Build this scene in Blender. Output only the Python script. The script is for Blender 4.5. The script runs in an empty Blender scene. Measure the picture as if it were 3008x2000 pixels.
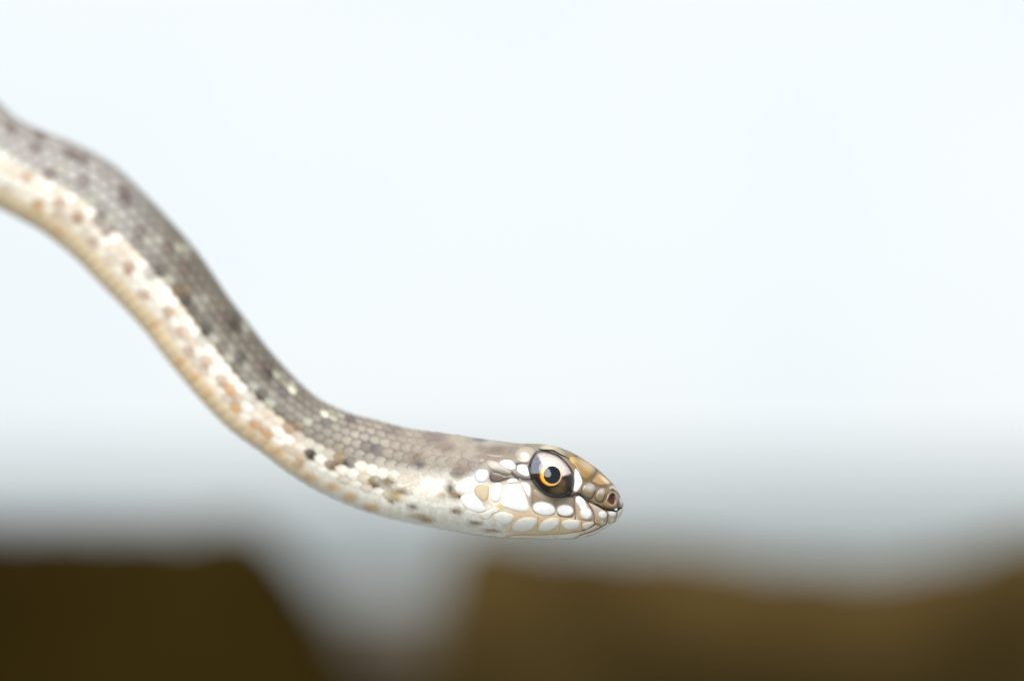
import bpy, math, random
import numpy as np
from mathutils import Vector, noise

random.seed(3)
SC = bpy.context.scene
COL = SC.collection

# ------------------------------------------------------------------ camera
FRAME_W = 0.110                      # metres across the frame at the snake
K = FRAME_W / 3008.0                 # metres per photo pixel at the snake
LENS, SENSOR = 105.0, 36.0
D = FRAME_W * LENS / SENSOR          # camera to snake
DPX = D / K
PITCH = math.radians(2.61)
CAM_H = 0.130
cam_d = bpy.data.cameras.new('camera')
cam = bpy.data.objects.new('camera', cam_d)
COL.objects.link(cam)
cam.location = (0, -D, CAM_H)
cam.rotation_euler = (math.radians(90) + PITCH, 0, 0)
cam_d.lens, cam_d.sensor_width = LENS, SENSOR
cam_d.clip_start, cam_d.clip_end = 0.01, 6000
cam_d.dof.use_dof = True
cam_d.dof.focus_distance = D - 0.0042
cam_d.dof.aperture_fstop = 6.6
cam_d.dof.aperture_blades = 0
SC.camera = cam
SC.render.resolution_x, SC.render.resolution_y = 1024, 680

# ------------------------------------------------------------------ light
SUN_EL, SUN_AZ = math.radians(46), math.radians(192)   # azimuth from +Y, clockwise
world = bpy.data.worlds.new('World'); SC.world = world
world.use_nodes = True
nt = world.node_tree; nt.nodes.clear()
sky = nt.nodes.new('ShaderNodeTexSky'); sky.sky_type = 'NISHITA'
sky.sun_disc = False
sky.sun_elevation, sky.sun_rotation = SUN_EL, SUN_AZ
sky.air_density, sky.dust_density, sky.ozone_density = 1.0, 1.0, 1.0
hs = nt.nodes.new('ShaderNodeHueSaturation'); hs.inputs['Saturation'].default_value = 0.22
bg = nt.nodes.new('ShaderNodeBackground'); bg.inputs['Strength'].default_value = 0.12
wo = nt.nodes.new('ShaderNodeOutputWorld')
mixn = nt.nodes.new('ShaderNodeMix'); mixn.data_type = 'RGBA'           # a thin even cloud cover over the clear sky
mixn.inputs[0].default_value = 0.88
cn = nt.nodes.new('ShaderNodeTexNoise'); cn.inputs['Scale'].default_value = 4.5; cn.inputs['Detail'].default_value = 3
ct = nt.nodes.new('ShaderNodeTexCoord'); cmx = nt.nodes.new('ShaderNodeValToRGB')
cmx.color_ramp.elements[0].position, cmx.color_ramp.elements[1].position = .36, .64
cmx.color_ramp.elements[0].color = (.595, .640, .670, 1); cmx.color_ramp.elements[1].color = (.650, .680, .682, 1)
csc = nt.nodes.new('ShaderNodeVectorMath'); csc.operation = 'SCALE'; csc.inputs['Scale'].default_value = 10.0
nt.links.new(ct.outputs['Generated'], cn.inputs['Vector']); nt.links.new(cn.outputs['Fac'], cmx.inputs[0])
nt.links.new(cmx.outputs[0], csc.inputs[0]); nt.links.new(csc.outputs[0], mixn.inputs[7])
nt.links.new(sky.outputs[0], hs.inputs['Color']); nt.links.new(hs.outputs[0], mixn.inputs[6]); nt.links.new(mixn.outputs[2], bg.inputs['Color'])
nt.links.new(bg.outputs[0], wo.inputs['Surface'])
sun_d = bpy.data.lights.new('sun', 'SUN'); sun = bpy.data.objects.new('sun', sun_d); COL.objects.link(sun)
sun_d.energy, sun_d.angle, sun_d.color = 3.9, math.radians(40), (1.0, 0.98, 0.95)
sd = Vector((math.sin(SUN_AZ) * math.cos(SUN_EL), math.cos(SUN_AZ) * math.cos(SUN_EL), math.sin(SUN_EL)))
sun.rotation_euler = sd.to_track_quat('Z', 'Y').to_euler()
sun.location = (0, 0, 5)
vs = SC.view_settings
vs.view_transform = 'Standard'; vs.look = 'None'; vs.gamma = 1.0; vs.exposure = 0.3
SC.cycles.use_denoising = True

# ------------------------------------------------------------------ helpers
def lin(c):
    c = c / 255.0
    return c / 12.92 if c <= 0.04045 else ((c + 0.055) / 1.055) ** 2.4
def RGB(r, g, b, f=0.85):
    return np.array([lin(r) * f, lin(g) * f, lin(b) * f])
def sstep(a, b, x):
    t = np.clip((np.asarray(x, float) - a) / (b - a), 0, 1)
    return t * t * (3 - 2 * t)

def skin_material(name, rough, spec=0.5, coat=0.0, grain=0.10, scale=2600, bump=0.0, sss=0.0):
    m = bpy.data.materials.new(name); m.use_nodes = True
    n, l = m.node_tree.nodes, m.node_tree.links
    b = n['Principled BSDF']
    at = n.new('ShaderNodeVertexColor'); at.layer_name = 'Col'
    tc = n.new('ShaderNodeTexCoord')
    nz = n.new('ShaderNodeTexNoise'); nz.inputs['Scale'].default_value = scale; nz.inputs['Detail'].default_value = 4
    mp = n.new('ShaderNodeMapRange'); mp.inputs[1].default_value = .3; mp.inputs[2].default_value = .7
    mp.inputs[3].default_value = 1 - grain; mp.inputs[4].default_value = 1 + grain * .6
    mx = n.new('ShaderNodeVectorMath'); mx.operation = 'SCALE'
    l.new(tc.outputs['Object'], nz.inputs['Vector']); l.new(nz.outputs['Fac'], mp.inputs[0])
    l.new(at.outputs['Color'], mx.inputs[0]); l.new(mp.outputs[0], mx.inputs['Scale'])
    l.new(mx.outputs[0], b.inputs['Base Color'])
    b.inputs['Roughness'].default_value = rough
    b.inputs['Specular IOR Level'].default_value = spec
    b.inputs['Coat Weight'].default_value = coat
    b.inputs['Coat Roughness'].default_value = 0.02
    if sss:
        b.inputs['Subsurface Weight'].default_value = sss
        b.inputs['Subsurface Radius'].default_value = (1, .6, .4)
        b.inputs['Subsurface Scale'].default_value = 0.0004
    if bump:
        bp = n.new('ShaderNodeBump'); bp.inputs['Strength'].default_value = bump; bp.inputs['Distance'].default_value = 3e-5
        l.new(nz.outputs['Fac'], bp.inputs['Height']); l.new(bp.outputs[0], b.inputs['Normal'])
    return m
M_SKIN = skin_material('skin', 0.55, 0.4, bump=.3)
M_SCALE = skin_material('scale_keratin', 0.48, 0.4, grain=.12, scale=3200, bump=.35)
M_PLATE = skin_material('smooth_head_scale', 0.30, 0.5, grain=.07, scale=2200, bump=.12)
M_EYE = skin_material('eye_surface', 0.35, 0.08, coat=.6, grain=.22, scale=2400)
M_PUPIL = skin_material('pupil_black', 0.4, 0.02, coat=.7, grain=.0)

def mesh_obj(name, verts, faces, cols, mat, parent=None, smooth=True):
    me = bpy.data.meshes.new(name)
    me.from_pydata([tuple(v) for v in verts], [], faces)
    if cols is not None:
        ca = me.color_attributes.new('Col', 'FLOAT_COLOR', 'POINT')
        arr = np.ones((len(verts), 4), np.float32); arr[:, :3] = np.clip(cols, 0, 1)
        ca.data.foreach_set('color', arr.ravel())
    me.materials.append(mat)
    if smooth:
        me.polygons.foreach_set('use_smooth', [True] * len(me.polygons))
    o = bpy.data.objects.new(name, me); COL.objects.link(o)
    if parent: o.parent = parent
    return o
def grid_faces(nu, nv, closed=False, off=0):
    f = []
    for i in range(nu - 1):
        for j in range(nv if closed else nv - 1):
            j2 = (j + 1) % nv
            f.append((off + i * nv + j, off + i * nv + j2, off + (i + 1) * nv + j2, off + (i + 1) * nv + j))
    return f

# ------------------------------------------------------------------ ground and banks (a low view over bare soil)
def soil_material(name, c1, c2, scale, rough=0.95):
    m = bpy.data.materials.new(name); m.use_nodes = True
    n, l = m.node_tree.nodes, m.node_tree.links
    b = n['Principled BSDF']; b.inputs['Roughness'].default_value = rough; b.inputs['Specular IOR Level'].default_value = .02
    tc = n.new('ShaderNodeTexCoord'); nz = n.new('ShaderNodeTexNoise')
    nz.inputs['Scale'].default_value = scale; nz.inputs['Detail'].default_value = 6
    cr = n.new('ShaderNodeValToRGB')
    cr.color_ramp.elements[0].position, cr.color_ramp.elements[1].position = .35, .65
    cr.color_ramp.elements[0].color = (*c1, 1); cr.color_ramp.elements[1].color = (*c2, 1)
    l.new(tc.outputs['Object'], nz.inputs['Vector']); l.new(nz.outputs['Fac'], cr.inputs[0]); l.new(cr.outputs[0], b.inputs['Base Color'])
    return m
M_GROUND = soil_material('pale_gravel', (.182, .202, .205), (.235, .258, .260), .6)
M_SOIL = soil_material('brown_soil', (.056, .046, .034), (.088, .073, .055), 9)
M_DARK = soil_material('dark_soil', (.0110, .0068, .0011), (.0235, .0150, .0024), 14)
M_BROWN = soil_material('brown_bank_soil', (.030, .0192, .0058), (.070, .0455, .0145), 13)

def flat(name, pts, z, mat):
    o = mesh_obj(name, [(x, y, z) for x, y in pts], [tuple(range(len(pts)))], None, mat, None, False)
    o['kind'] = 'structure'; return o
flat('ground', [(-2500, -2500), (2500, -2500), (2500, 2500), (-2500, 2500)], 0, M_GROUND)
rim = []
for i in range(72):
    a = 2 * math.pi * i / 72
    r = 1.12 + .08 * math.sin(3 * a + 1) + .05 * math.sin(7 * a) + random.uniform(-.02, .02)
    rim.append((r * math.cos(a), 1.95 + r * math.sin(a)))
flat('soil', rim, 0.004, M_SOIL)

def bank(name, x0, x1, dist, depth, top, mat, slope_l, slope_r, seed, over=.035):
    """A lump of earth: a height field from x0 to x1, `dist` metres from the camera, with steep sides."""
    nx, ny = 90, 46
    V = []
    for i in range(nx):
        for j in range(ny):
            fx, fy = i / (nx - 1), j / (ny - 1)
            x = x0 + (x1 - x0) * fx; y = -D + dist + depth * fy
            h = top(x) * (1 - .22 * fy)
            ex = min(1, (x - x0) / slope_l) if slope_l else 1
            e2 = min(1, (x1 - x) / slope_r) if slope_r else 1
            ey = min(1, fy / .16) * min(1, (1 - fy) / .4)
            e = max(0, min(ex, e2)); e = 1 - (1 - e) ** 2.2
            ey = 1 - (1 - max(0, ey)) ** 2.2
            n = noise.fractal(Vector((x * 70, y * 70, seed)), 1, 2, 5) * .0022
            xx = x + noise.noise(Vector((x * 40, y * 40, seed + 9))) * .004
            V.append((xx, y - over * min(1, ey * 1.2) * (1 - fy), max(h * e * ey + n * e * ey, 0.0) - .002 + .004 * e * ey))
    o = mesh_obj(name, V, grid_faces(nx, ny), None, mat)
    o['kind'] = 'structure'; return o
PXF = LENS / SENSOR * 3008
def at(px, dist): return (px - 1504) / PXF * dist
def hgt(py, dist): return CAM_H - (py - 1400) / PXF * dist
dl = 0.80
bank('earth_bank', at(-1500, dl), at(1200, dl), dl, .17, lambda x: hgt(1515, dl), M_DARK, .02, .045, 1)
dr = 0.84
px_r = [1300, 1500, 1900, 2300, 2550, 2750, 2900, 3100, 4600]
py_r = [1545, 1540, 1568, 1618, 1640, 1600, 1548, 1530, 1550]
xr = [at(p, dr) for p in px_r]; hr = [hgt(p, dr) for p in py_r]
bank('earth_bank', at(1215, dr), at(4600, dr), dr, .17, lambda x: float(np.interp(x, xr, hr)), M_BROWN, .016, .02, 5, .075)
bank('earth_bank', at(480, 1.1), at(1800, 1.1), 1.1, .17, lambda x: hgt(1940, 1.1), M_DARK, .02, .02, 8)

# ------------------------------------------------------------------ the snake's body curve
# pairs of points on its back line and its belly line (photo pixels at the snake's distance)
PAIRS = [(-2300, 420, -2290, 400), (-2050, 330, -2020, 430), (-1700, 190, -1650, 360), (-1300, 60, -1270, 280), (-900, 0, -910, 240), (-500, 20, -560, 275), (-250, 120, -360, 370), (-90, 226, -215, 490),
 (-20, 285, -130, 548), (31, 334, -75, 577), (77, 364, -35, 597), (126, 387, 11, 618), (191, 410, 57, 642), (268, 445, 115, 674),
 (344, 494, 172, 716), (421, 567, 230, 766), (497, 647, 300, 838), (574, 735, 372, 911), (630, 814, 430, 976), (668, 871, 476, 1036),
 (725, 944, 535, 1109), (783, 1021, 592, 1176), (859, 1105, 680, 1263), (914, 1156, 770, 1327), (958, 1185, 850, 1387),
 (1035, 1217, 940, 1441), (1099, 1233, 1030, 1482), (1190, 1256, 1131, 1515), (1258, 1266, 1215, 1535), (1335, 1275, 1300, 1551),
 (1411, 1287, 1385, 1566), (1465, 1294, 1447, 1574), (1522, 1301, 1505, 1579), (1587, 1303, 1575, 1581), (1632, 1310, 1620, 1582.5),
 (1678, 1327, 1665, 1582), (1713, 1347, 1698, 1579), (1756, 1377, 1732, 1571), (1785, 1404, 1762, 1558), (1804, 1424, 1785, 1545), (1819, 1450, 1807, 1531),
 (1828, 1472, 1822, 1514), (1831, 1484, 1829, 1502), (1832, 1493, 1832, 1494)]
PAIRS = np.array(PAIRS, float)
def catmull(P, per):
    out = []
    n = len(P)
    for i in range(n - 1):
        p0, p1, p2, p3 = P[max(i - 1, 0)], P[i], P[i + 1], P[min(i + 2, n - 1)]
        t0 = 0; t1 = t0 + max(np.linalg.norm((p1 - p0)[:4]), 1e-3) ** .5 if i > 0 else t0 + 1
        if i == 0: p0 = 2 * p1 - p2; t1 = np.linalg.norm(p1 - p0) ** .5
        t2 = t1 + np.linalg.norm(p2 - p1) ** .5
        if i == n - 2: p3 = 2 * p2 - p1
        t3 = t2 + np.linalg.norm(p3 - p2) ** .5
        for q in range(per):
            t = t1 + (t2 - t1) * q / per
            a1 = (t1 - t) / (t1 - t0) * p0 + (t - t0) / (t1 - t0) * p1
            a2 = (t2 - t) / (t2 - t1) * p1 + (t - t1) / (t2 - t1) * p2
            a3 = (t3 - t) / (t3 - t2) * p2 + (t - t2) / (t3 - t2) * p3
            b1 = (t2 - t) / (t2 - t0) * a1 + (t - t0) / (t2 - t0) * a2
            b2 = (t3 - t) / (t3 - t1) * a2 + (t - t1) / (t3 - t1) * a3
            out.append((t2 - t) / (t2 - t1) * b1 + (t - t1) / (t2 - t1) * b2)
    out.append(P[-1])
    return np.array(out)
CR = catmull(PAIRS, 24)
Tc, Bc = CR[:, :2], CR[:, 2:]
Cc = (Tc + Bc) / 2
S = np.concatenate([[0], np.cumsum(np.linalg.norm(np.diff(Cc, axis=0), axis=1))])
HALF = np.linalg.norm(Tc - Bc, axis=1) / 2
MM = 0.001 / K
DEPTH = np.interp(Cc[:, 0], [-2300, -900, -400, 0, 300, 600, 800, 950, 1100, 1250, 1400, 1500, 1832],
                  [85, 50, 32, 23, 19, 14.6, 11.2, 8.3, 5.4, 2.7, .6, 0, -1.5]) * MM
kern = np.ones(41) / 41
DEPTH = np.convolve(np.pad(DEPTH, 20, 'edge'), kern, 'valid')
WIDE = np.interp(Cc[:, 0], [1000, 1200, 1330, 1440, 1520, 1600, 1680, 1740, 1780, 1805, 1818, 1826, 1831, 1832],
                 [0, 130, 145, 152, 150, 143, 124, 104, 87, 70, 55, 38, 14, 2])
body_w = HALF * .98
WIDE = np.where(Cc[:, 0] < 1000, body_w, np.where(Cc[:, 0] < 1200, body_w + (WIDE - body_w) * sstep(1000, 1200, Cc[:, 0]) , WIDE))
WIDE = np.where(Cc[:, 0] < 1200, np.minimum(WIDE, 140), WIDE)
wk = np.ones(25) / 25
WIDE = np.where(Cc[:, 0] < 1790, np.convolve(np.pad(WIDE, 12, 'edge'), wk, 'valid'), WIDE)
NEXP = np.interp(Cc[:, 0], [1150, 1400, 1700, 1832], [2.0, 2.35, 2.4, 2.1])

def ring_at(s):
    g = lambda A: np.interp(s, S, A)
    return g(Tc[:, 0]), g(Tc[:, 1]), g(Bc[:, 0]), g(Bc[:, 1]), g(HALF), g(WIDE), g(DEPTH), g(NEXP)
def to_local(px, py, y):
    """photo pixel at the snake plus its depth (in pixels) -> metres in the snake's own axes"""
    f = (1 + y / DPX) * K
    return np.stack([(px - 1504) * f, y * K, -(py - 1000) * f], -1)
def surf_sp(s, phi, lift=0.0):
    """point on the body: s along it, phi round it (0 faces the camera, 90 the back, -90 the belly)"""
    tx, ty, bx, by, h, w, y0, n = ring_at(s)
    sn, cs = np.sin(phi), np.cos(phi)
    u = np.sign(sn) * np.abs(sn) ** (2 / n); v = np.sign(cs) * np.abs(cs) ** (2 / n)
    nu = np.sign(u) * np.abs(u) ** (n - 1) / h; nv = np.sign(v) * np.abs(v) ** (n - 1) / w
    q = np.sqrt(nu * nu + nv * nv) + 1e-12
    nu, nv = nu / q, nv / q
    cx, cy = (tx + bx) / 2, (ty + by) / 2
    ex, ey = (tx - bx) / (2 * h), (ty - by) / (2 * h)
    d = u * h + nu * lift
    return cx + ex * d, cy + ey * d, y0 - v * w - nv * lift
def surf_px(px, py, lift=0.0):
    """camera-facing side of the body behind a photo pixel"""
    px, py = np.atleast_1d(np.asarray(px, float)), np.atleast_1d(np.asarray(py, float))
    out = []
    lf = np.broadcast_to(np.asarray(lift, float), px.shape)
    for x, y, li in zip(px, py, lf):
        cr = (x - Bc[:, 0]) * (Tc[:, 1] - Bc[:, 1]) - (y - Bc[:, 1]) * (Tc[:, 0] - Bc[:, 0])
        dist = (Cc[:, 0] - x) ** 2 + (Cc[:, 1] - y) ** 2
        k = np.nonzero((cr[:-1] * cr[1:] <= 0) & (dist[:-1] < 60000))[0]
        k = k[np.argmin(dist[k])] if len(k) else len(S) - 2
        t = cr[k] / (cr[k] - cr[k + 1] + 1e-9); t = min(max(t, 0), 1)
        s = S[k] + t * (S[k + 1] - S[k])
        tx, ty, bx, by, h, w, y0, n = ring_at(s)
        u = ((x - (tx + bx) / 2) * (tx - bx) + (y - (ty + by) / 2) * (ty - by)) / (2 * h) / h
        u = min(max(u, -.985), .985)
        v = (1 - abs(u) ** n) ** (1 / n)
        nu = np.sign(u) * abs(u) ** (n - 1) / h; nv = v ** (n - 1) / w
        q = math.hypot(nu, nv)
        out.append((x, y, y0 - v * w - li / max(nv / q, .55)))
    return np.array(out).T

# ------------------------------------------------------------------ pigment of the body
BROWN, DKBROWN, OLIVE, DKOL = (106, 88, 82), (54, 42, 34), (118, 90, 46), (66, 50, 28)
PALE, ORANGE, TAN, RUST = (162, 159, 144), (230, 188, 138), (200, 165, 125), (188, 158, 136)
BLOBS = [(35, 385, 17, 17, BROWN), (115, 399, 16, 16, BROWN), (113, 435, 16, 16, BROWN), (214, 456, 18, 16, BROWN), (249, 464, 16, 14, BROWN), (151, 508, 16, 16, BROWN),
 (256, 538, 17, 20, BROWN), (362, 573, 16, 20, BROWN), (379, 590, 16, 16, BROWN), (298, 636, 18, 20, DKBROWN), (333, 678, 15, 14, BROWN), (411, 697, 24, 26, BROWN),
 (501, 728, 18, 18, BROWN), (543, 781, 18, 24, BROWN), (459, 804, 20, 22, DKBROWN), (536, 865, 24, 20, OLIVE), (182, 500, 17, 17, PALE), (341, 643, 20, 20, PALE), (455, 712, 20, 20, PALE),
 (540, 735, 20, 20, PALE), (497, 820, 18, 18, PALE), (275, 578, 20, 16, PALE), (557, 890, 20, 22, DKBROWN), (603, 982, 20, 22, DKBROWN), (698, 1063, 20, 18, DKBROWN), (756, 1166, 18, 24, DKBROWN),
 (735, 1140, 14, 14, DKBROWN), (687, 955, 18, 26, DKBROWN), (660, 925, 20, 10, BROWN), (798, 1097, 16, 24, DKBROWN), (770, 1075, 24, 10, BROWN), (844, 1155, 20, 14, (74, 66, 72)), (863, 1255, 18, 20, OLIVE), (850, 1262, 10, 12, RUST), (955, 1239, 18, 12, (90, 82, 86)),
 (593, 887, 18, 18, PALE), (633, 994, 17, 17, PALE), (721, 963, 18, 20, PALE), (674, 1040, 16, 18, PALE), (718, 1091, 16, 16, PALE), (750, 1135, 18, 18, PALE), (852, 1139, 16, 14, (215, 212, 190)), (821, 1105, 15, 15, PALE),
 (792, 1181, 18, 22, PALE), (959, 1223, 15, 13, (215, 212, 190)), (994, 1230, 14, 14, PALE), (900, 1245, 15, 15, PALE),
 (434, 867, 15, 12, RUST), (492, 917, 16, 12, RUST), (526, 975, 12, 15, RUST), (565, 1032, 15, 12, RUST), (607, 1076, 16, 12, RUST), (654, 1131, 14, 13, RUST), (687, 1170, 13, 14, RUST), (300, 690, 16, 10, RUST), (275, 705, 14, 10, RUST), (378, 800, 14, 16, RUST), (180, 595, 16, 10, RUST), (228, 645, 12, 14, RUST), (80, 520, 14, 12, RUST),
 (455, 952, 16, 15, ORANGE), (530, 1063, 16, 16, ORANGE), (572, 1109, 17, 16, ORANGE), (610, 1154, 16, 16, ORANGE), (675, 1154, 10, 14, ORANGE), (695, 1204, 14, 16, ORANGE), (744, 1254, 14, 18, ORANGE),
 (786, 1284, 14, 18, ORANGE), (818, 1322, 22, 14, ORANGE), (879, 1361, 20, 14, TAN), (911, 1402, 22, 11, ORANGE), (978, 1428, 22, 11, ORANGE), (1029, 1459, 20, 15, ORANGE), (1089, 1491, 26, 12, ORANGE), (115, 615, 14, 14, ORANGE), (170, 680, 16, 12, ORANGE),
 (915, 1338, 13, 18, DKOL), (1000, 1358, 17, 13, OLIVE), (1017, 1364, 12, 9, (58, 46, 44)), (984, 1370, 17, 8, (125, 88, 50)), (998, 1335, 14, 18, (168, 150, 118)), (1099, 1426, 15, 9, (92, 58, 30)), (1090, 1414, 14, 12, (190, 170, 110)), (1140, 1415, 22, 15, (120, 98, 52)),
 (1172, 1443, 22, 10, (108, 72, 30)), (1163, 1457, 18, 12, (186, 168, 92)), (1155, 1470, 18, 5, (120, 90, 55)), (1076, 1300, 20, 14, (122, 104, 96)), (1102, 1314, 14, 9, (72, 60, 74)), (1153, 1265, 24, 20, (138, 124, 116)), (1223, 1348, 22, 18, (140, 124, 108)), (1233, 1366, 16, 10, (104, 98, 104)),
 (1210, 1488, 15, 8, (140, 108, 86)), (1233, 1515, 30, 7, (196, 168, 128)), (1255, 1526, 20, 7, (176, 140, 92)), (1279, 1287, 36, 22, (136, 120, 112)), (1310, 1314, 26, 16, (140, 122, 112)), (1029, 1233, 18, 16, (128, 112, 108)),
 (1368, 1373, 32, 18, (146, 128, 112)), (1345, 1393, 20, 10, (120, 104, 98)), (1437, 1330, 28, 16, (136, 118, 106)), (1322, 1434, 13, 16, (84, 66, 44)), (1337, 1455, 18, 12, (136, 104, 50)), (1353, 1458, 12, 8, (100, 74, 40)), (1300, 1455, 12, 8, (170, 150, 120)),
 (1340, 1500, 16, 9, (142, 116, 96)), (1396, 1535, 20, 6, (146, 106, 80)), (1445, 1557, 26, 5, (170, 120, 90)), (1460, 1396, 24, 18, (84, 72, 58)), (1417, 1445, 12, 20, (196, 184, 160)), (1424, 1470, 12, 14, (206, 170, 125)), (1409, 1291, 22, 6, (96, 84, 92)),
 (1470, 1490, 16, 10, (236, 198, 140)), (1410, 1400, 18, 18, (208, 212, 218)), (1390, 1425, 26, 20, (250, 248, 244)), (1470, 1320, 34, 12, (122, 108, 98)), (1400, 1350, 26, 12, (128, 114, 102)), (1465, 1345, 30, 12, (140, 122, 106)), (1510, 1375, 16, 10, (60, 52, 62))]
BL = [(x, y, rx, ry, RGB(*c) * ((.62 if x < 1130 else .8) if sum(c) < 470 and c[0] < 150 and x > 880 else 1)) for x, y, rx, ry, c in BLOBS]
BLA = np.array([b[:4] for b in BL])
W_FLANK, W_CREAM = RGB(250, 245, 233), RGB(255, 243, 226)
G_BACK, G_MID, G_NECK = RGB(158, 153, 147), RGB(114, 106, 93), RGB(148, 138, 125)
C_TAN = RGB(243, 216, 176)
def pigment(px, py, u, wob=0.0):
    """albedo of the snake at a point of its side: px, py on the camera-facing side, u = -1 belly .. 1 back"""
    x = px
    ub = np.interp(x, [-400, 0, 300, 600, 800, 950, 1100, 1300, 1450], [.2, .16, .05, .02, -.04, -.06, 0, .1, .08])
    soft = np.interp(x, [0, 800, 950, 1250], [.06, .06, .16, .26])
    ut = np.interp(x, [-400, 0, 500, 800, 950, 1200, 1832], [-.55, -.6, -.62, -.66, -.74, -.84, -.9])
    back = G_BACK + (G_MID - G_BACK) * sstep(300, 560, x); back = back + (G_NECK - back) * sstep(800, 1100, x)
    mw = float(np.clip(noise.fractal(Vector((x / 17, py / 11, 5.1)), 1, 2, 3), -1, 1))
    white = W_FLANK * (1 - np.array([.16, .20, .25]) * max(0, mw) * 1.6)
    tan = C_TAN + (W_CREAM - C_TAN) * sstep(800, 1050, x)
    low = (1 - sstep(.02, .55, u - ub)) * sstep(400, 520, x) * (1 - sstep(790, 900, x))
    back = back + (RGB(84, 74, 58) - back) * low * .75
    mott = noise.fractal(Vector((x / 26, py / 26, 3.3)), 1, 2, 3)
    back = back * (1 + .20 * float(np.clip(mott, -1, 1)))
    c = tan + (white - tan) * sstep(ut - .10, ut + .14, u + wob)
    c = c + (back - c) * sstep(ub - soft, ub + soft, u + wob * .5)
    d2 = ((x - BLA[:, 0]) / BLA[:, 2]) ** 2 + ((py - BLA[:, 1]) / BLA[:, 3]) ** 2
    for k in np.nonzero(d2 < 6)[0]:
        c = c + (BL[k][4] - c) * math.exp(-(d2[k] ** 1.6) * .7) * .95
    return c

# dark and tan seams of the head, in units of a 4.356x enlargement whose corner is at (1380, 1260)
ZS = 4.356
def Z(p): return (1380 + p[0] / ZS, 1260 + p[1] / ZS)
SEAMS = [([(1250, 870), (1330, 845), (1400, 825), (1480, 905), (1600, 962), (1740, 1030), (1870, 1045), (1930, 1005)], 20, (12, 8, 16)),
 ([(1335, 860), (1338, 1010), (1352, 1160), (1370, 1200)], 8, (120, 96, 84)), ([(1490, 925), (1560, 1020), (1590, 1110), (1592, 1200)], 8, (105, 80, 66)),
 ([(1500, 920), (1590, 970)], 8, (105, 80, 66)),
 ([(1768, 1080), (1762, 1150), (1745, 1215), (1690, 1245), (1600, 1200)], 8, (120, 85, 62)), ([(1735, 1035), (1768, 1080)], 8, (120, 90, 70)), ([(1885, 1070), (1880, 1130), (1840, 1200)], 8, (165, 130, 95)),
 ([(1300, 1320), (1430, 1300), (1530, 1262), (1605, 1215)], 9, (96, 66, 56)), ([(1100, 1385), (1450, 1345), (1580, 1300), (1690, 1245)], 8, (130, 92, 72)),
 ([(430, 1372), (640, 1350), (900, 1350), (1200, 1335), (1430, 1302)], 8, (212, 172, 124)), ([(1480, 1390), (1620, 1335), (1740, 1265)], 6, (90, 70, 74)), ([(1180, 1412), (1330, 1400), (1450, 1345)], 7, (176, 130, 96)),
 ([(540, 560), (600, 615), (700, 640), (790, 640)], 18, (34, 27, 38)), ([(480, 400), (580, 450), (600, 440), (740, 435)], 11, (42, 34, 46)), ([(640, 640), (690, 760), (750, 900), (790, 1000)], 8, (170, 160, 165)),
 ([(1225, 350), (1260, 380), (1400, 330)], 9, (80, 62, 48)), ([(1630, 520), (1545, 660)], 9, (84, 64, 44)), ([(1450, 670), (1540, 660), (1640, 735), (1760, 735)], 9, (96, 76, 54))]
SEAMS += [([(872, 1130), (868, 1300)], 5, (190, 152, 112)), ([(1160, 1140), (1150, 1300)], 5, (190, 152, 112)), ([(1428, 1180), (1436, 1290)], 5, (180, 140, 104)), ([(600, 1165), (520, 1296)], 5, (196, 160, 120))]
SEAM = [(np.array([Z(p) for p in pts]), w / ZS, RGB(*c)) for pts, w, c in SEAMS]
def seg_dist(P, x, y):
    a, b = P[:-1], P[1:]
    ab = b - a; ap = np.array([x, y]) - a
    t = np.clip((ap * ab).sum(1) / ((ab * ab).sum(1) + 1e-9), 0, 1)
    d = ap - ab * t[:, None]
    return math.sqrt((d * d).sum(1).min())
H_TOP, H_BROW, H_TANSEAM, H_JAW = RGB(132, 122, 108), RGB(124, 106, 78), RGB(238, 210, 172), RGB(255, 243, 226)
def head_skin(x, y, u):
    zx, zy = (x - 1380) * ZS, (y - 1260) * ZS
    c = H_TOP + (H_BROW - H_TOP) * sstep(1150, 1350, zx)
    yl = np.interp(zx, [300, 780, 1100, 1335, 1500, 1740, 1950], [600, 690, 840, 850, 905, 1030, 1000])
    sub = RGB(142, 130, 114); sub = sub + (RGB(226, 212, 192) - sub) * (1 - sstep(700, 800, zx)) * sstep(640, 720, zy)
    c = c * (1 + .30 * float(np.clip(noise.fractal(Vector((x / 24, y / 16, 7.7)), 1, 2, 3), -1, 1)) * (1 - float(sstep(900, 1250, zx))))
    c = c + (sub - c) * sstep(yl - 30, yl + 10, zy)
    ym = np.interp(zx, [300, 780, 1100, 1350, 1600, 1950], [930, 1020, 1075, 1110, 1080, 1060])
    c = c + (H_TANSEAM - c) * sstep(ym - 70, ym + 10, zy)
    yj = np.interp(zx, [300, 800, 1450, 1700, 1950], [1330, 1375, 1330, 1230, 1000])
    c = c + (H_JAW - c) * sstep(yj - 40, yj + 30, zy)
    if x < 1560:   # behind the eye the pattern runs on from the neck
        c = c + (pigment(x, y, u) - c) * (1 - sstep(1455, 1520, x))
    for P, w, sc in SEAM:
        if x > P[:, 0].min() - 12 and x < P[:, 0].max() + 12:
            d = seg_dist(P, x, y)
            if d < w * 1.6: c = c + (sc - c) * (1 - sstep(w * .5, w * 1.5, d))
    return c

# ------------------------------------------------------------------ snake: root and body
root = bpy.data.objects.new('snake', None); COL.objects.link(root)
root.location = (0, -D + D * math.cos(PITCH), CAM_H + D * math.sin(PITCH))
root.rotation_euler = (PITCH, 0, 0)
root.empty_display_size = .02
root['label'] = 'slender grey snake with white flanks stretching its head right against pale sky'
root['category'] = 'snake'

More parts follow.
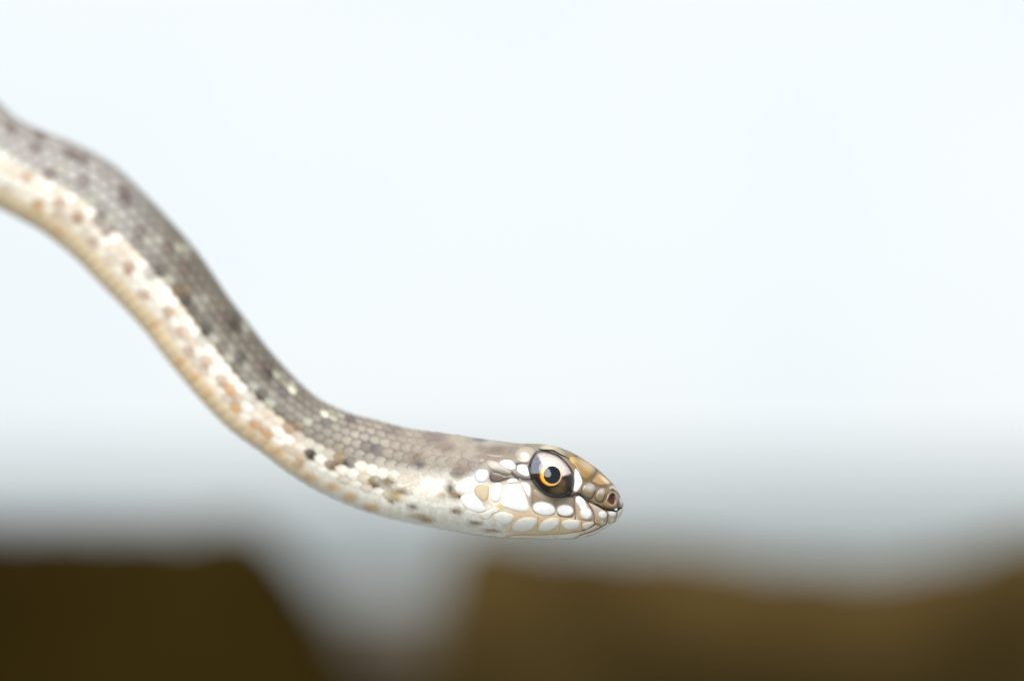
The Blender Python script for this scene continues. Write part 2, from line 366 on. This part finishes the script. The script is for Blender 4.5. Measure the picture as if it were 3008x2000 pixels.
s_list = []
ss = 0.0
while ss < S[-1]:
    s_list.append(ss)
    x = np.interp(ss, S, Cc[:, 0])
    ss += 26 if x < -300 else (5 if x < 1000 else (4 if x < 1450 else (1.6 if x < 1800 else .8)))
s_list.append(S[-1])
NPH = 144
phis = np.concatenate([np.linspace(-90, 90, 97)[:-1], np.linspace(90, 270, 49)[:-1]]) * math.pi / 180
NPH = len(phis)
V, CL = [], []
for s in s_list:
    px, py, y = surf_sp(np.full(NPH, s), phis)
    V.append(to_local(px, py, y))
    n = np.interp(s, S, NEXP)
    for k, ph in enumerate(phis):
        m = k if math.cos(ph) >= 0 else int(np.argmin(np.abs(phis - (math.pi - ph))))
        u = np.sign(math.sin(ph)) * abs(math.sin(ph)) ** (2 / n)
        x_, y_ = px[m], py[m]
        if x_ > 1440: c = head_skin(x_, y_, u)
        else:
            c = pigment(x_, y_, u)
            under = .40 if u > .1 else (.66 if u > -.7 else .95)       # skin between the scales
            c = c * (under + (1 - under) * sstep(1060, 1260, x_))
        CL.append(c)
V = np.concatenate(V)
body = mesh_obj('body', V, grid_faces(len(s_list), NPH, True), np.array(CL), M_SKIN, root)

# ------------------------------------------------------------------ head plates
def smooth_poly(P, n):
    P = np.array(P, float)
    for _ in range(2):
        Q = np.roll(P, -1, 0)
        P = np.stack([P * .78 + Q * .22, P * .22 + Q * .78], 1).reshape(-1, 2)
    L = np.linalg.norm(np.roll(P, -1, 0) - P, axis=1); cum = np.concatenate([[0], np.cumsum(L)])
    t = np.linspace(0, cum[-1], n, endpoint=False)
    PP = np.vstack([P, P[:1]])
    return np.stack([np.interp(t, cum, PP[:, 0]), np.interp(t, cum, PP[:, 1])], 1)
def ell(z, e):
    cx, cy, rx, ry, rot = e
    c, s = math.cos(math.radians(rot)), math.sin(math.radians(rot))
    dx, dy = z[:, 0] - cx, z[:, 1] - cy
    return np.hypot((dx * c + dy * s) / rx, (-dx * s + dy * c) / ry)
PLATE_POLYS = []
def plate(name, poly, edge, mid, spots=(), lift=7, base=1.0, ring_edge=.8, label=None, parent=None, hole=None, grow=1.0, pig=False):
    """a domed head scale: outline in the enlargement's units, laid on the head's side with thickness"""
    N, R = 52, 13
    O = smooth_poly(poly, N)
    c0 = O.mean(0) if hole is None else None
    Vs, Cs, ts = [], [], []
    if hole is not None:
        Hh = smooth_poly(hole, N)
        k = np.argmin(np.linalg.norm(Hh - O[0], axis=1)); Hh = np.roll(Hh, -k, 0)
    else: O = c0 + (O - c0) * grow
    if hole is None and ('lip' in name or 'temple' in name): O = c0 + (O - c0) * (1.03 if 'upper' in name else 1.09)
    PLATE_POLYS.append(np.array([Z(p) for p in O]))
    for r in range(R):
        t = 1 - r / (R - 1)
        t = t ** .8
        zz = Hh + (O - Hh) * t if hole is not None else c0 + (O - c0) * max(t, .1)
        Vs.append(zz); ts.append(np.full(N, t))
    Zc = np.concatenate(Vs); T = np.concatenate(ts)
    e, m = RGB(*edge), RGB(*mid)
    a = (1 - sstep(ring_edge - .22, 1.0, T))[:, None]
    C = e + (m - e) * a
    if pig:
        q = np.array([Z(p) for p in Zc])
        C = np.array([head_skin(a_, b_, .8) for a_, b_ in q]) * (1 - .12 * sstep(.8, 1, T))[:, None]
    for el, sc, so in spots:
        w = (1 - sstep(1 - so, 1 + so, ell(Zc, el)))[:, None]
        C = C + (RGB(*sc) - C) * w
    if hole is not None:
        li = base + lift * (1 - T ** 4) * (.35 + .65 * sstep(0, .3, T))
    else:
        li = base * .7 * (1 - T ** 12) - .8 * T ** 12 + lift * (.12 if 'crown' in name else .2 if pig or 'temple' in name else .27 if 'lip' in name or 'chin' in name else .42) * (1 - T ** 2.6)
    P = np.array([Z(p) for p in Zc])
    px, py, y = surf_px(P[:, 0], P[:, 1], li)
    F = grid_faces(R, N, True)
    V = to_local(px, py, y)
    F = [tuple(reversed(f)) for f in F]
    if hole is None:
        F.append(tuple((R - 1) * N + k for k in reversed(range(N))))
    o = mesh_obj(name, V, F, C, M_PLATE, parent or root)
    if label: o['label'] = label
    return o

WH, CRM, SEAMT, GRB = (254, 252, 250), (248, 236, 218), (206, 172, 132), (150, 134, 114)
# upper lip, from the snout backwards
plate('upper_lip_scale', [(1742, 1042), (1880, 1058), (1880, 1115), (1850, 1180), (1790, 1215), (1758, 1210), (1778, 1100)], (186, 160, 134), (216, 190, 158), [((1826, 1078, 48, 32, 12), WH, .25), ((1820, 1160, 26, 24, 0), (240, 230, 215), .5)], 6)
plate('upper_lip_scale', [(1505, 932), (1600, 968), (1725, 1042), (1760, 1092), (1750, 1150), (1735, 1205), (1690, 1235), (1610, 1195), (1600, 1110), (1570, 1020)], (176, 156, 136), (196, 178, 158), [((1702, 1090, 54, 42, 15), WH, .25), ((1690, 1190, 24, 24, 0), (246, 240, 226), .5), ((1640, 1170, 40, 40, 0), (222, 190, 150), .9)], 7)
plate('upper_lip_scale', [(1346, 870), (1400, 848), (1478, 912), (1550, 1020), (1582, 1105), (1580, 1180), (1500, 1180), (1366, 1155), (1345, 1000)], (170, 150, 132), (190, 170, 146), [((1412, 910, 62, 50, 52), WH, .22), ((1450, 985, 60, 42, 62), WH, .25), ((1484, 1075, 72, 68, 20), WH, .2), ((1400, 1130, 40, 40, 0), (222, 190, 148), .9)], 8)
plate('upper_lip_scale', [(1118, 880), (1228, 862), (1322, 880), (1328, 1000), (1340, 1130), (1230, 1135), (1118, 1118), (1108, 1000)], (140, 122, 98), (150, 134, 112), [((1220, 1038, 104, 68, 4), WH, .16), ((1220, 910, 110, 30, 0), (150, 138, 120), .5)], 8)
plate('upper_lip_scale', [(800, 760), (880, 785), (1008, 858), (1106, 886), (1098, 1000), (1100, 1100), (960, 1118), (806, 1070), (786, 960)], (134, 114, 90), (150, 132, 108), [((950, 1018, 146, 84, 10), WH, .12), ((940, 830, 130, 46, 22), (176, 160, 138), .6)], 8)
plate('upper_lip_scale', [(470, 705), (560, 695), (640, 705), (705, 830), (772, 1000), (760, 1062), (640, 1066), (500, 1028), (378, 985), (405, 850)], (236, 214, 184), WH, [], 9, ring_edge=.98)
plate('upper_lip_scale', [(285, 700), (380, 682), (425, 720), (402, 850), (362, 945), (272, 930), (262, 800)], (220, 202, 176), WH, [], 7, ring_edge=.9)
# lower lip
LLC = (226, 196, 158)
plate('lower_lip_scale', [(505, 1296), (590, 1170), (720, 1120), (872, 1140), (868, 1200), (795, 1296), (650, 1318)], LLC, (250, 246, 236), [], 6, ring_edge=.9)
plate('lower_lip_scale', [(862, 1290), (930, 1175), (1050, 1128), (1156, 1142), (1136, 1245), (1000, 1315), (890, 1308)], LLC, (250, 246, 236), [], 6, ring_edge=.9)
plate('lower_lip_scale', [(1165, 1180), (1290, 1150), (1400, 1168), (1425, 1190), (1400, 1265), (1280, 1300), (1190, 1275)], LLC, (250, 246, 238), [], 6, ring_edge=.86)
plate('lower_lip_scale', [(1432, 1222), (1490, 1192), (1585, 1192), (1592, 1212), (1510, 1275), (1445, 1282)], LLC, (244, 236, 222), [], 5, ring_edge=.86)
plate('lower_lip_scale', [(300, 1090), (420, 1050), (560, 1100), (570, 1150), (500, 1230), (360, 1215), (290, 1150)], (232, 210, 184), (250, 246, 238), [], 6, ring_edge=.9)
plate('lower_lip_scale', [(1895, 1060), (1945, 1010), (1948, 1060), (1925, 1105), (1870, 1165), (1860, 1160), (1890, 1110)], (226, 206, 178), (246, 234, 214), [], 4, ring_edge=.9)
# chin
plate('chin_scale', [(1440, 1340), (1455, 1305), (1540, 1268), (1610, 1222), (1668, 1248), (1570, 1300)], (214, 186, 152), (238, 222, 200), [], 4)
plate('chin_scale', [(1470, 1356), (1580, 1310), (1690, 1256), (1740, 1255), (1640, 1322), (1520, 1372)], (216, 190, 160), (242, 226, 206), [], 3)
plate('chin_scale', [(1000, 1372), (1200, 1348), (1430, 1316), (1440, 1345), (1300, 1390), (1120, 1395)], (226, 196, 160), (250, 242, 226), [], 4)
plate('chin_scale', [(560, 1385), (760, 1366), (980, 1368), (1080, 1392), (900, 1392), (700, 1390)], (226, 194, 156), (246, 232, 212), [], 3)
# round the eye
plate('scale_before_eye', [(1345, 488), (1388, 535), (1425, 610), (1446, 682), (1415, 750), (1372, 806), (1328, 806), (1312, 772), (1334, 690), (1338, 600)], (250, 244, 230), WH, [], 7, ring_edge=1.0)
plate('scale_behind_eye', [(598, 478), (650, 445), (722, 458), (752, 520), (778, 590), (742, 612), (668, 592), (608, 545)], (240, 236, 236), WH, [], 8, ring_edge=1.0)
plate('scale_behind_eye', [(640, 668), (762, 690), (796, 780), (775, 892), (735, 868), (680, 760)], (206, 196, 186), (236, 232, 230), [], 5)
plate('scale_behind_eye', [(480, 650), (540, 628), (610, 640), (622, 684), (560, 686), (470, 696)], (226, 216, 206), (248, 246, 244), [], 5)
plate('temple_scale', [(375, 420), (450, 388), (540, 400), (588, 460), (578, 512), (520, 522), (450, 495), (392, 455)], (196, 188, 178), (236, 234, 238), [], 6)
plate('temple_scale', [(575, 300), (640, 240), (750, 222), (842, 268), (800, 362), (742, 425), (660, 422), (600, 380)], (146, 134, 120), (166, 154, 138), [((705, 345, 50, 36, 30), (222, 220, 220), .9)], 6)  # pale centre spot is a glint of light painted into the colour
plate('crown_scale', [(-215, 50), (0, 104), (300, 146), (560, 190), (612, 212), (560, 290), (420, 372), (180, 340), (-60, 240), (-200, 130)], WH, WH, [((380, 330, 70, 34, 20), (122, 110, 100), .9), ((160, 250, 90, 40, 20), (128, 116, 106), .9)], 5, pig=True)
plate('temple_scale', [(-120, 240), (60, 310), (180, 360), (170, 430), (40, 440), (-110, 380)], WH, WH, [], 3, pig=True)
plate('temple_scale', [(210, 370), (330, 390), (430, 478), (520, 530), (560, 575), (460, 600), (300, 540), (190, 450)], WH, WH, [((430, 560, 110, 36, 22), (96, 84, 74), .8)], 3, pig=True)
plate('temple_scale', [(70, 540), (150, 500), (235, 530), (245, 610), (190, 690), (90, 680), (60, 610)], (176, 172, 166), (214, 216, 222), [], 4)
plate('temple_scale', [(270, 560), (350, 555), (470, 610), (540, 610), (480, 640), (400, 672), (280, 680), (250, 620)], (78, 66, 58), (98, 84, 72), [], 4)
plate('temple_scale', [(-90, 640), (-20, 600), (45, 650), (60, 740), (20, 820), (-70, 810), (-110, 720)], (214, 200, 180), WH, [], 5, ring_edge=.95)
plate('temple_scale', [(75, 720), (180, 700), (250, 720), (240, 880), (180, 940), (90, 860), (50, 800)], (196, 172, 140), (206, 190, 160), [], 4)
plate('temple_scale', [(-120, 850), (0, 835), (80, 880), (180, 960), (230, 1040), (130, 1075), (-20, 1030), (-110, 950)], (230, 214, 190), WH, [], 5, ring_edge=.95)
plate('upper_lip_scale', [(110, 1090), (240, 1040), (330, 985), (390, 1010), (400, 1045), (290, 1080), (240, 1170), (140, 1160)], (230, 206, 170), (250, 244, 232), [], 4)
plate('brow_scale', [(850, 250), (930, 205), (1050, 198), (1150, 238), (1235, 312), (1256, 366), (1205, 342), (1105, 280), (990, 256), (900, 260)], (122, 108, 84), (156, 142, 114), [((1010, 228, 90, 26, 5), (184, 174, 150), .9)], 13, base=3)
plate('forehead_scale', [(1256, 352), (1335, 338), (1445, 385), (1560, 455), (1622, 522), (1545, 655), (1456, 668), (1408, 590), (1350, 480), (1290, 420)], (104, 80, 46), (146, 114, 66), [((1300, 390, 60, 40, 30), (186, 156, 84), .8), ((1500, 470, 110, 50, 35), (176, 152, 112), .8)], 8)
plate('nose_bridge_scale', [(1642, 545), (1700, 590), (1765, 645), (1815, 696), (1755, 716), (1690, 730), (1635, 722), (1560, 666)], (118, 92, 58), (166, 132, 86), [((1730, 650, 80, 24, 42), (206, 186, 150), .8)], 6)
plate('cheek_scale', [(1412, 790), (1455, 700), (1535, 672), (1605, 718), (1622, 780), (1580, 892), (1510, 905), (1425, 848)], (74, 60, 42), (122, 106, 80), [((1545, 740, 62, 46, 0), (172, 166, 158), .9)], 12)  # light grey spot is a painted highlight, not pigment of the scale
plate('cheek_scale', [(1632, 790), (1682, 748), (1732, 762), (1744, 830), (1722, 905), (1672, 955), (1612, 922), (1590, 880)], (76, 62, 44), (128, 110, 82), [((1690, 790, 42, 38, 0), (170, 162, 152), .9)], 9)
NOSTRIL = [(1794, 852), (1818, 818), (1850, 828), (1868, 900), (1858, 958), (1818, 970), (1758, 924)]
plate('nose_scale', [(1750, 832), (1790, 795), (1862, 798), (1905, 860), (1908, 930), (1880, 1010), (1780, 1020), (1704, 990), (1700, 950), (1738, 900)], (80, 64, 42), (140, 124, 100), [((1760, 985, 70, 34, 10), (150, 116, 62), .6), ((1868, 1005, 36, 22, 0), (150, 116, 66), .6)], 8, base=2, hole=NOSTRIL)
plate('snout_scale', [(1912, 852), (1945, 890), (1955, 950), (1935, 1000), (1895, 1002), (1915, 930)], (120, 108, 100), (186, 178, 168), [((1895, 965, 28, 34, 20), (44, 38, 42), .6)], 4)
plate('snout_scale', [(1770, 735), (1838, 705), (1880, 765), (1908, 830), (1885, 800), (1840, 782), (1790, 775)], (120, 106, 90), (176, 168, 160), [((1832, 775, 26, 14, 30), (64, 52, 56), .6)], 4)
plate('snout_scale', [(1848, 1020), (1872, 1008), (1896, 1022), (1884, 1046), (1852, 1042)], (240, 236, 226), WH, [], 5, ring_edge=1)
# nostril: a shallow dark red bowl inside the nose scale
NH, NR = 40, 8
O = smooth_poly(NOSTRIL, NH); c0 = O.mean(0)
zz = np.concatenate([c0 + (O - c0) * max(1.04 - .148 * r, .02) for r in range(NR)])
tt = np.concatenate([np.full(NH, r / (NR - 1)) for r in range(NR)])
P = np.array([Z(p) for p in zz]); px, py, y = surf_px(P[:, 0], P[:, 1], 5.6 - 5.2 * np.sqrt(tt))
cc = RGB(110, 82, 66) + (RGB(70, 14, 5) - RGB(110, 82, 66)) * sstep(0, .3, tt)[:, None]
cc = cc + (RGB(38, 14, 8) - cc) * (1 - sstep(.5, 1.1, ell(zz, (1805, 862, 44, 34, 0))))[:, None]
mesh_obj('nostril', to_local(px, py, y), [tuple(reversed(f)) for f in grid_faces(NR, NH, True)], cc, M_PLATE, root)

# ------------------------------------------------------------------ eye
EYE = [(862, 292), (960, 292), (1095, 326), (1200, 398), (1282, 500), (1322, 590), (1326, 690), (1300, 785), (1235, 848), (1120, 862), (1000, 838), (900, 765), (828, 682), (785, 600), (762, 520), (775, 440), (805, 370)]
def eye_dome(name, centre, outline, depth0, dome, colfn, mat, N=112, R=34, parent=None, mirror=False):
    Zc, T = [], []
    for r in range(R):
        t = 1 - r / (R - 1)
        Zc.append(centre + (outline - centre) * max(t, .004)); T.append(np.full(N, t))
    Zc, T = np.concatenate(Zc), np.concatenate(T)
    y = dome(Zc, T)
    P = np.array([Z(p) for p in Zc])
    V = to_local(P[:, 0], P[:, 1], y)
    F = [tuple(reversed(f)) for f in grid_faces(R, N, True)]
    F.append(tuple((R - 1) * N + k for k in reversed(range(N))))
    if mirror:
        V = V.copy(); V[:, 1] *= -1; F = [tuple(reversed(f)) for f in F]
    return mesh_obj(name, V, F, colfn(Zc, T), mat, parent or root)
EC = np.array([1045., 578.])
EO = smooth_poly(EYE, 112)
ang = np.arctan2(EO[:, 1] - EC[1], EO[:, 0] - EC[0]); EO = EO[np.argsort(ang)]; ang = np.sort(ang)
rad = np.linalg.norm(EO - EC, axis=1)
def eye_r(z):
    d = z - EC
    a = np.arctan2(d[:, 1], d[:, 0])
    return np.linalg.norm(d, axis=1) / np.interp(a, ang, rad, period=2 * math.pi)
EYB = 40.0
_P = np.array([Z(p) for p in EC + (EO - EC) * 1.04]); _sy = surf_px(_P[:, 0], _P[:, 1], 0)[2]
_A = np.c_[EO - EC, np.ones(len(EO))]
EPL = np.linalg.lstsq(_A, _sy, rcond=None)[0]
EPL[2] -= np.max((_A @ EPL) - _sy) + 1.5
def eye_plane(z): return (z[:, 0] - EC[0]) * EPL[0] + (z[:, 1] - EC[1]) * EPL[1] + EPL[2]
def eye_y(z, off=0.0):
    q = np.clip(eye_r(z), 0, 1)
    return eye_plane(z) - EYB * np.sqrt(np.maximum(1 - q * q * .97, 0)) - off
def iris_col(z, T):
    up = RGB(212, 196, 189); gr = RGB(112, 112, 124); dk = RGB(26, 17, 8); br = RGB(92, 74, 44)
    edge = np.interp(z[:, 0], [760, 880, 1000, 1190, 1300, 1340], [562, 556, 600, 600, 560, 545])
    t = sstep(-16, 16, z[:, 1] - edge)[:, None]
    c = up + (dk - up) * t
    # grey wedge at the upper back of the iris
    line = (z[:, 0] - 865) * (440 - 335) - (z[:, 1] - 335) * (930 - 865)
    wedge = (1 - sstep(-2200, 2200, line)) * (1 - sstep(540, 575, z[:, 1])) * sstep(300, 330, z[:, 1] + (z[:, 0] - 860) * .0)
    c = c + (RGB(120, 96, 80) - c) * (sstep(.72, .98, eye_r(z)) * (1 - sstep(480, 620, z[:, 1])) * .6)[:, None]
    c = c + (gr - c) * wedge[:, None]
    c = c + (br - c) * ((1 - sstep(.3, 1.25, ell(z, (1130, 790, 120, 66, -8)))) * .9)[:, None]
    c = c + (RGB(110, 78, 50) - c) * ((1 - sstep(.3, 1.3, ell(z, (1180, 690, 60, 60, 0)))) * .5)[:, None]
    c = c + (RGB(190, 170, 165) - c) * ((1 - sstep(.4, 1.2, ell(z, (1255, 545, 40, 50, 0)))) * .5)[:, None]
    c = c + (RGB(40, 20, 36) - c) * sstep(.955, .995, eye_r(z))[:, None]
    return c
eye = eye_dome('eye', EC, EO, 0, lambda z, T: eye_y(z), iris_col, M_EYE)
PC = np.array([1053., 586.])
th = np.linspace(-math.pi, math.pi, 112, endpoint=False)
ringo = np.stack([1038 + 147 * np.cos(th), 589 + 144 * np.sin(th)], 1)
def ring_col(z, T):
    d = z - PC; a = np.degrees(np.arctan2(-d[:, 1], d[:, 0]))      # 0 right, 90 up, 180 left, -90 down
    x = np.concatenate([[-180, -140, -100, -60, -20, 10, 50, 90, 130, 155, 180]])
    inn = np.array([RGB(*c) for c in [(255, 176, 16), (255, 184, 34), (250, 190, 84), (250, 214, 140), (246, 214, 160), (250, 226, 190), (254, 238, 214), (255, 242, 218), (255, 236, 196), (255, 206, 100), (255, 176, 16)]])
    out = np.array([RGB(*c) for c in [(190, 66, 8), (150, 70, 14), (170, 92, 30), (120, 76, 40), (150, 84, 44), (210, 150, 110), (246, 226, 212), (246, 228, 216), (236, 200, 170), (222, 130, 60), (190, 66, 8)]])
    ci = np.stack([np.interp(a, x, inn[:, k]) for k in range(3)], 1); co = np.stack([np.interp(a, x, out[:, k]) for k in range(3)], 1)
    w = sstep(.80, .99, T)[:, None]
    return ci + (co - ci) * w
eye_dome('iris_ring', PC, ringo, 0, lambda z, T: eye_y(z, .8 - 2.4 * (T > .999)), ring_col, M_EYE, parent=eye)
po = np.stack([1054 + 117 * np.cos(th), 586 + 122 * np.sin(th)], 1)
eye_dome('pupil', PC, po, 0, lambda z, T: eye_y(z, 1.5 - 2.4 * (T > .999)), lambda z, T: np.tile(RGB(4, 8, 24), (len(z), 1)), M_PUPIL, R=14, parent=eye)
# dark skin rim round the eye
Zc, Y, CC = [], [], []
RR = [.93, .98, 1.01, 1.04, 1.065, 1.085]
for k, r in enumerate(RR):
    zz = EC + (EO - EC) * r
    P = np.array([Z(p) for p in zz]); sy = surf_px(P[:, 0], P[:, 1], 0)[2]
    ey = eye_plane(zz) - EYB * math.sqrt(max(1 - min(r, 1) ** 2 * .97, 0))
    f = sstep(.96, 1.1, r)
    yy = (np.minimum(ey - 2, sy - 3)) * (1 - f) + (sy - 1.0) * f + (3 if k in (0,) else 0)
    if k == len(RR) - 1: yy = sy + 3
    Zc.append(P); Y.append(yy)
    CC.append(np.tile(RGB(30, 20, 30) if k < 4 else RGB(70, 56, 50), (len(zz), 1)))
P = np.concatenate(Zc)
mesh_obj('eye_rim', to_local(P[:, 0], P[:, 1], np.concatenate(Y)), grid_faces(len(RR), 112, True), np.concatenate(CC), M_PLATE, root)

# ------------------------------------------------------------------ body scales
def inside(poly, x, y):
    c = False; j = len(poly) - 1
    for i in range(len(poly)):
        if (poly[i, 1] > y) != (poly[j, 1] > y) and x < (poly[j, 0] - poly[i, 0]) * (y - poly[i, 1]) / (poly[j, 1] - poly[i, 1]) + poly[i, 0]:
            c = not c
        j = i
    return c
A_ROWS = [(-1.0, 0.0), (-.55, .78), (-.05, 1.0), (.5, .80), (1.0, 0.0)]
def scale_mesh(s0, ph0, hl, hw, rng, lift=1.0):
    """one keeled, leaf-shaped scale, its free tip pointing to the tail"""
    pts, lf, edge = [], [], []
    for a, wd in A_ROWS:
        bs = [0] if wd == 0 else [-1, -.5, 0, .5, 1]
        for b in bs:
            pts.append((s0 - a * hl, ph0 + b * wd * hw))
            e = abs(b) if wd else 1                     # the free edges of the scales carry the dark pigment,
            if b < 0: e *= .62                          # most on the side towards the back
            elif b > 0 and a > .2: e = max(e, .5 + abs(b) * .5)
            h = -1.2 + (a + 1) * 1.7 + (0 if abs(b) == 1 else .7 if b else 1.7)
            if wd == 0: h = -2.0 if a < 0 else 2.6
            lf.append(h * lift); edge.append(e if a > -.6 else 0)
    pts = np.array(pts)
    px, py, y = surf_sp(pts[:, 0], pts[:, 1], np.array(lf))
    F = []
    for k in range(4): F.append((0, 1 + k, 2 + k))
    for r in range(2):
        for k in range(4):
            o = 1 + r * 5 + k; F.append((o, o + 5, o + 6, o + 1))
    for k in range(4): F.append((11 + k, 16, 12 + k))
    return to_local(px, py, y), F, np.array(edge), pts
def scale_colour(s, ph, rng):
    n = float(np.interp(s, S, NEXP))
    sn = math.sin(ph); u = math.copysign(abs(sn) ** (2 / n), sn)
    phm = ph if math.cos(ph) >= 0 else math.pi - ph
    px, py, _ = surf_sp(np.array([s]), np.array([phm]))
    wb = .05 + .22 * float(sstep(900, 1050, px[0]))
    c = pigment(px[0], py[0], u, rng.uniform(-wb, wb))
    dd = np.hypot(BLA[:, 0] - px[0], BLA[:, 1] - py[0]); kb = int(np.argmin(dd))
    if dd[kb] < 16 and px[0] < 1120: c = c + (BL[kb][4] - c) * .88
    return c * rng.uniform(.93, 1.05), float(px[0]), float(py[0]), u
rng = random.Random(11)
items, rest = [], []
s0 = float(np.interp(-330, Cc[:, 0], S))
ROWS = 10; DPH = math.radians(13.6); PH0 = math.radians(-32.4)
for i in range(2 * ROWS - 1):
    ph = PH0 + i * DPH
    s = s0 + (i % 2) * 18
    while s < S[-1] - 250:
        xc = float(np.interp(s, S, Cc[:, 0]))
        pitch = 36.0 if xc < 900 else 33.0
        c, px, py, u = scale_colour(s, ph, rng)
        front = math.cos(ph) > -.12
        lim = 1300 if u > .62 else 1462
        if px < lim and not any(inside(p, px, py) for p in PLATE_POLYS):
            fade = 1.0 if px < 1080 else max(.45, 1 - (px - 1080) / 300)
            v, f, e, sp = scale_mesh(s, ph, pitch * .76, DPH * .565, rng, fade)
            own = []
            for sq, pq in sp:
                pm = pq if math.cos(pq) >= 0 else math.pi - pq
                qx, qy, _ = surf_sp(np.array([sq]), np.array([pm])); nq = float(np.interp(sq, S, NEXP)); sn = math.sin(pq)
                own.append(pigment(qx[0], qy[0], math.copysign(abs(sn) ** (2 / nq), sn)))
            kv = .3 + .6 * float(sstep(1050, 1230, px))
            cc = kv * np.array(own) + (1 - kv) * c
            dk = .36 if u > .1 else (np.array([.78, .72, .67]) if px < 1150 else np.array([.88, .82, .76]))
            if u < .1 and px < 1250 and rng.random() < .30: cc = cc * np.array([.80, .745, .70])
            cc = cc * (1 + (dk - 1) * (sstep(.45, 1.0, e) * fade)[:, None])
            d = (front and -20 < px < 1470, px)
            (items if d[0] else rest).append((px, v, f, cc))
        s += pitch
# belly scutes: wide plates that wrap the underside
belly = []
s = s0
j = 0
while s < S[-1] - 330:
    ph = np.radians(np.linspace(-146, -34, 19)); sa = np.array([-1, -.4, .3, .85, 1.0])
    g = np.array([(s - a * 20, p) for a in sa for p in ph])
    li = np.array([(-2.0 if a == -1 else .5 + (a + 1) * 1.1 if a < .9 else .8) * (1 - (abs(p + math.pi / 2) / math.radians(58)) ** 8) for a in sa for p in ph])
    px, py, y = surf_sp(g[:, 0], g[:, 1], li)
    cc = []
    for (sq, p) in g:
        pm = p if math.cos(p) >= 0 else math.pi - p
        x_, y_, _ = surf_sp(np.array([sq]), np.array([pm])); n = float(np.interp(sq, S, NEXP))
        cc.append(pigment(x_[0], y_[0], -abs(math.sin(p)) ** (2 / n)))
    cc = np.array(cc) * rng.uniform(.97, 1.02)
    cc = cc * np.where(np.repeat(sa, 19) > .8, .86 if np.interp(s, S, Cc[:, 0]) < 1200 else .96, 1.0)[:, None]
    belly.append((to_local(px, py, y), grid_faces(5, 19), cc, float(np.interp(s, S, Cc[:, 0]))))
    s += 33
items.sort(key=lambda t: -t[0])
for px, v, f, cc in items[:300]:
    mesh_obj('scale', v, f, cc, M_SCALE, body)
rest += items[300:]
def join(name, lst, parent):
    V, F, C, o = [], [], [], 0
    for _, v, f, cc in lst:
        V.append(v); C.append(cc); F += [tuple(k + o for k in q) for q in f]; o += len(v)
    ob = mesh_obj(name, np.concatenate(V), F, np.concatenate(C), M_SCALE, parent)
    ob['kind'] = 'stuff'; return ob
join('small_scales', rest, body)
for v, f, cc, xc in belly:
    if -60 < xc: mesh_obj('belly_scale', v, f, cc, M_SCALE, body)
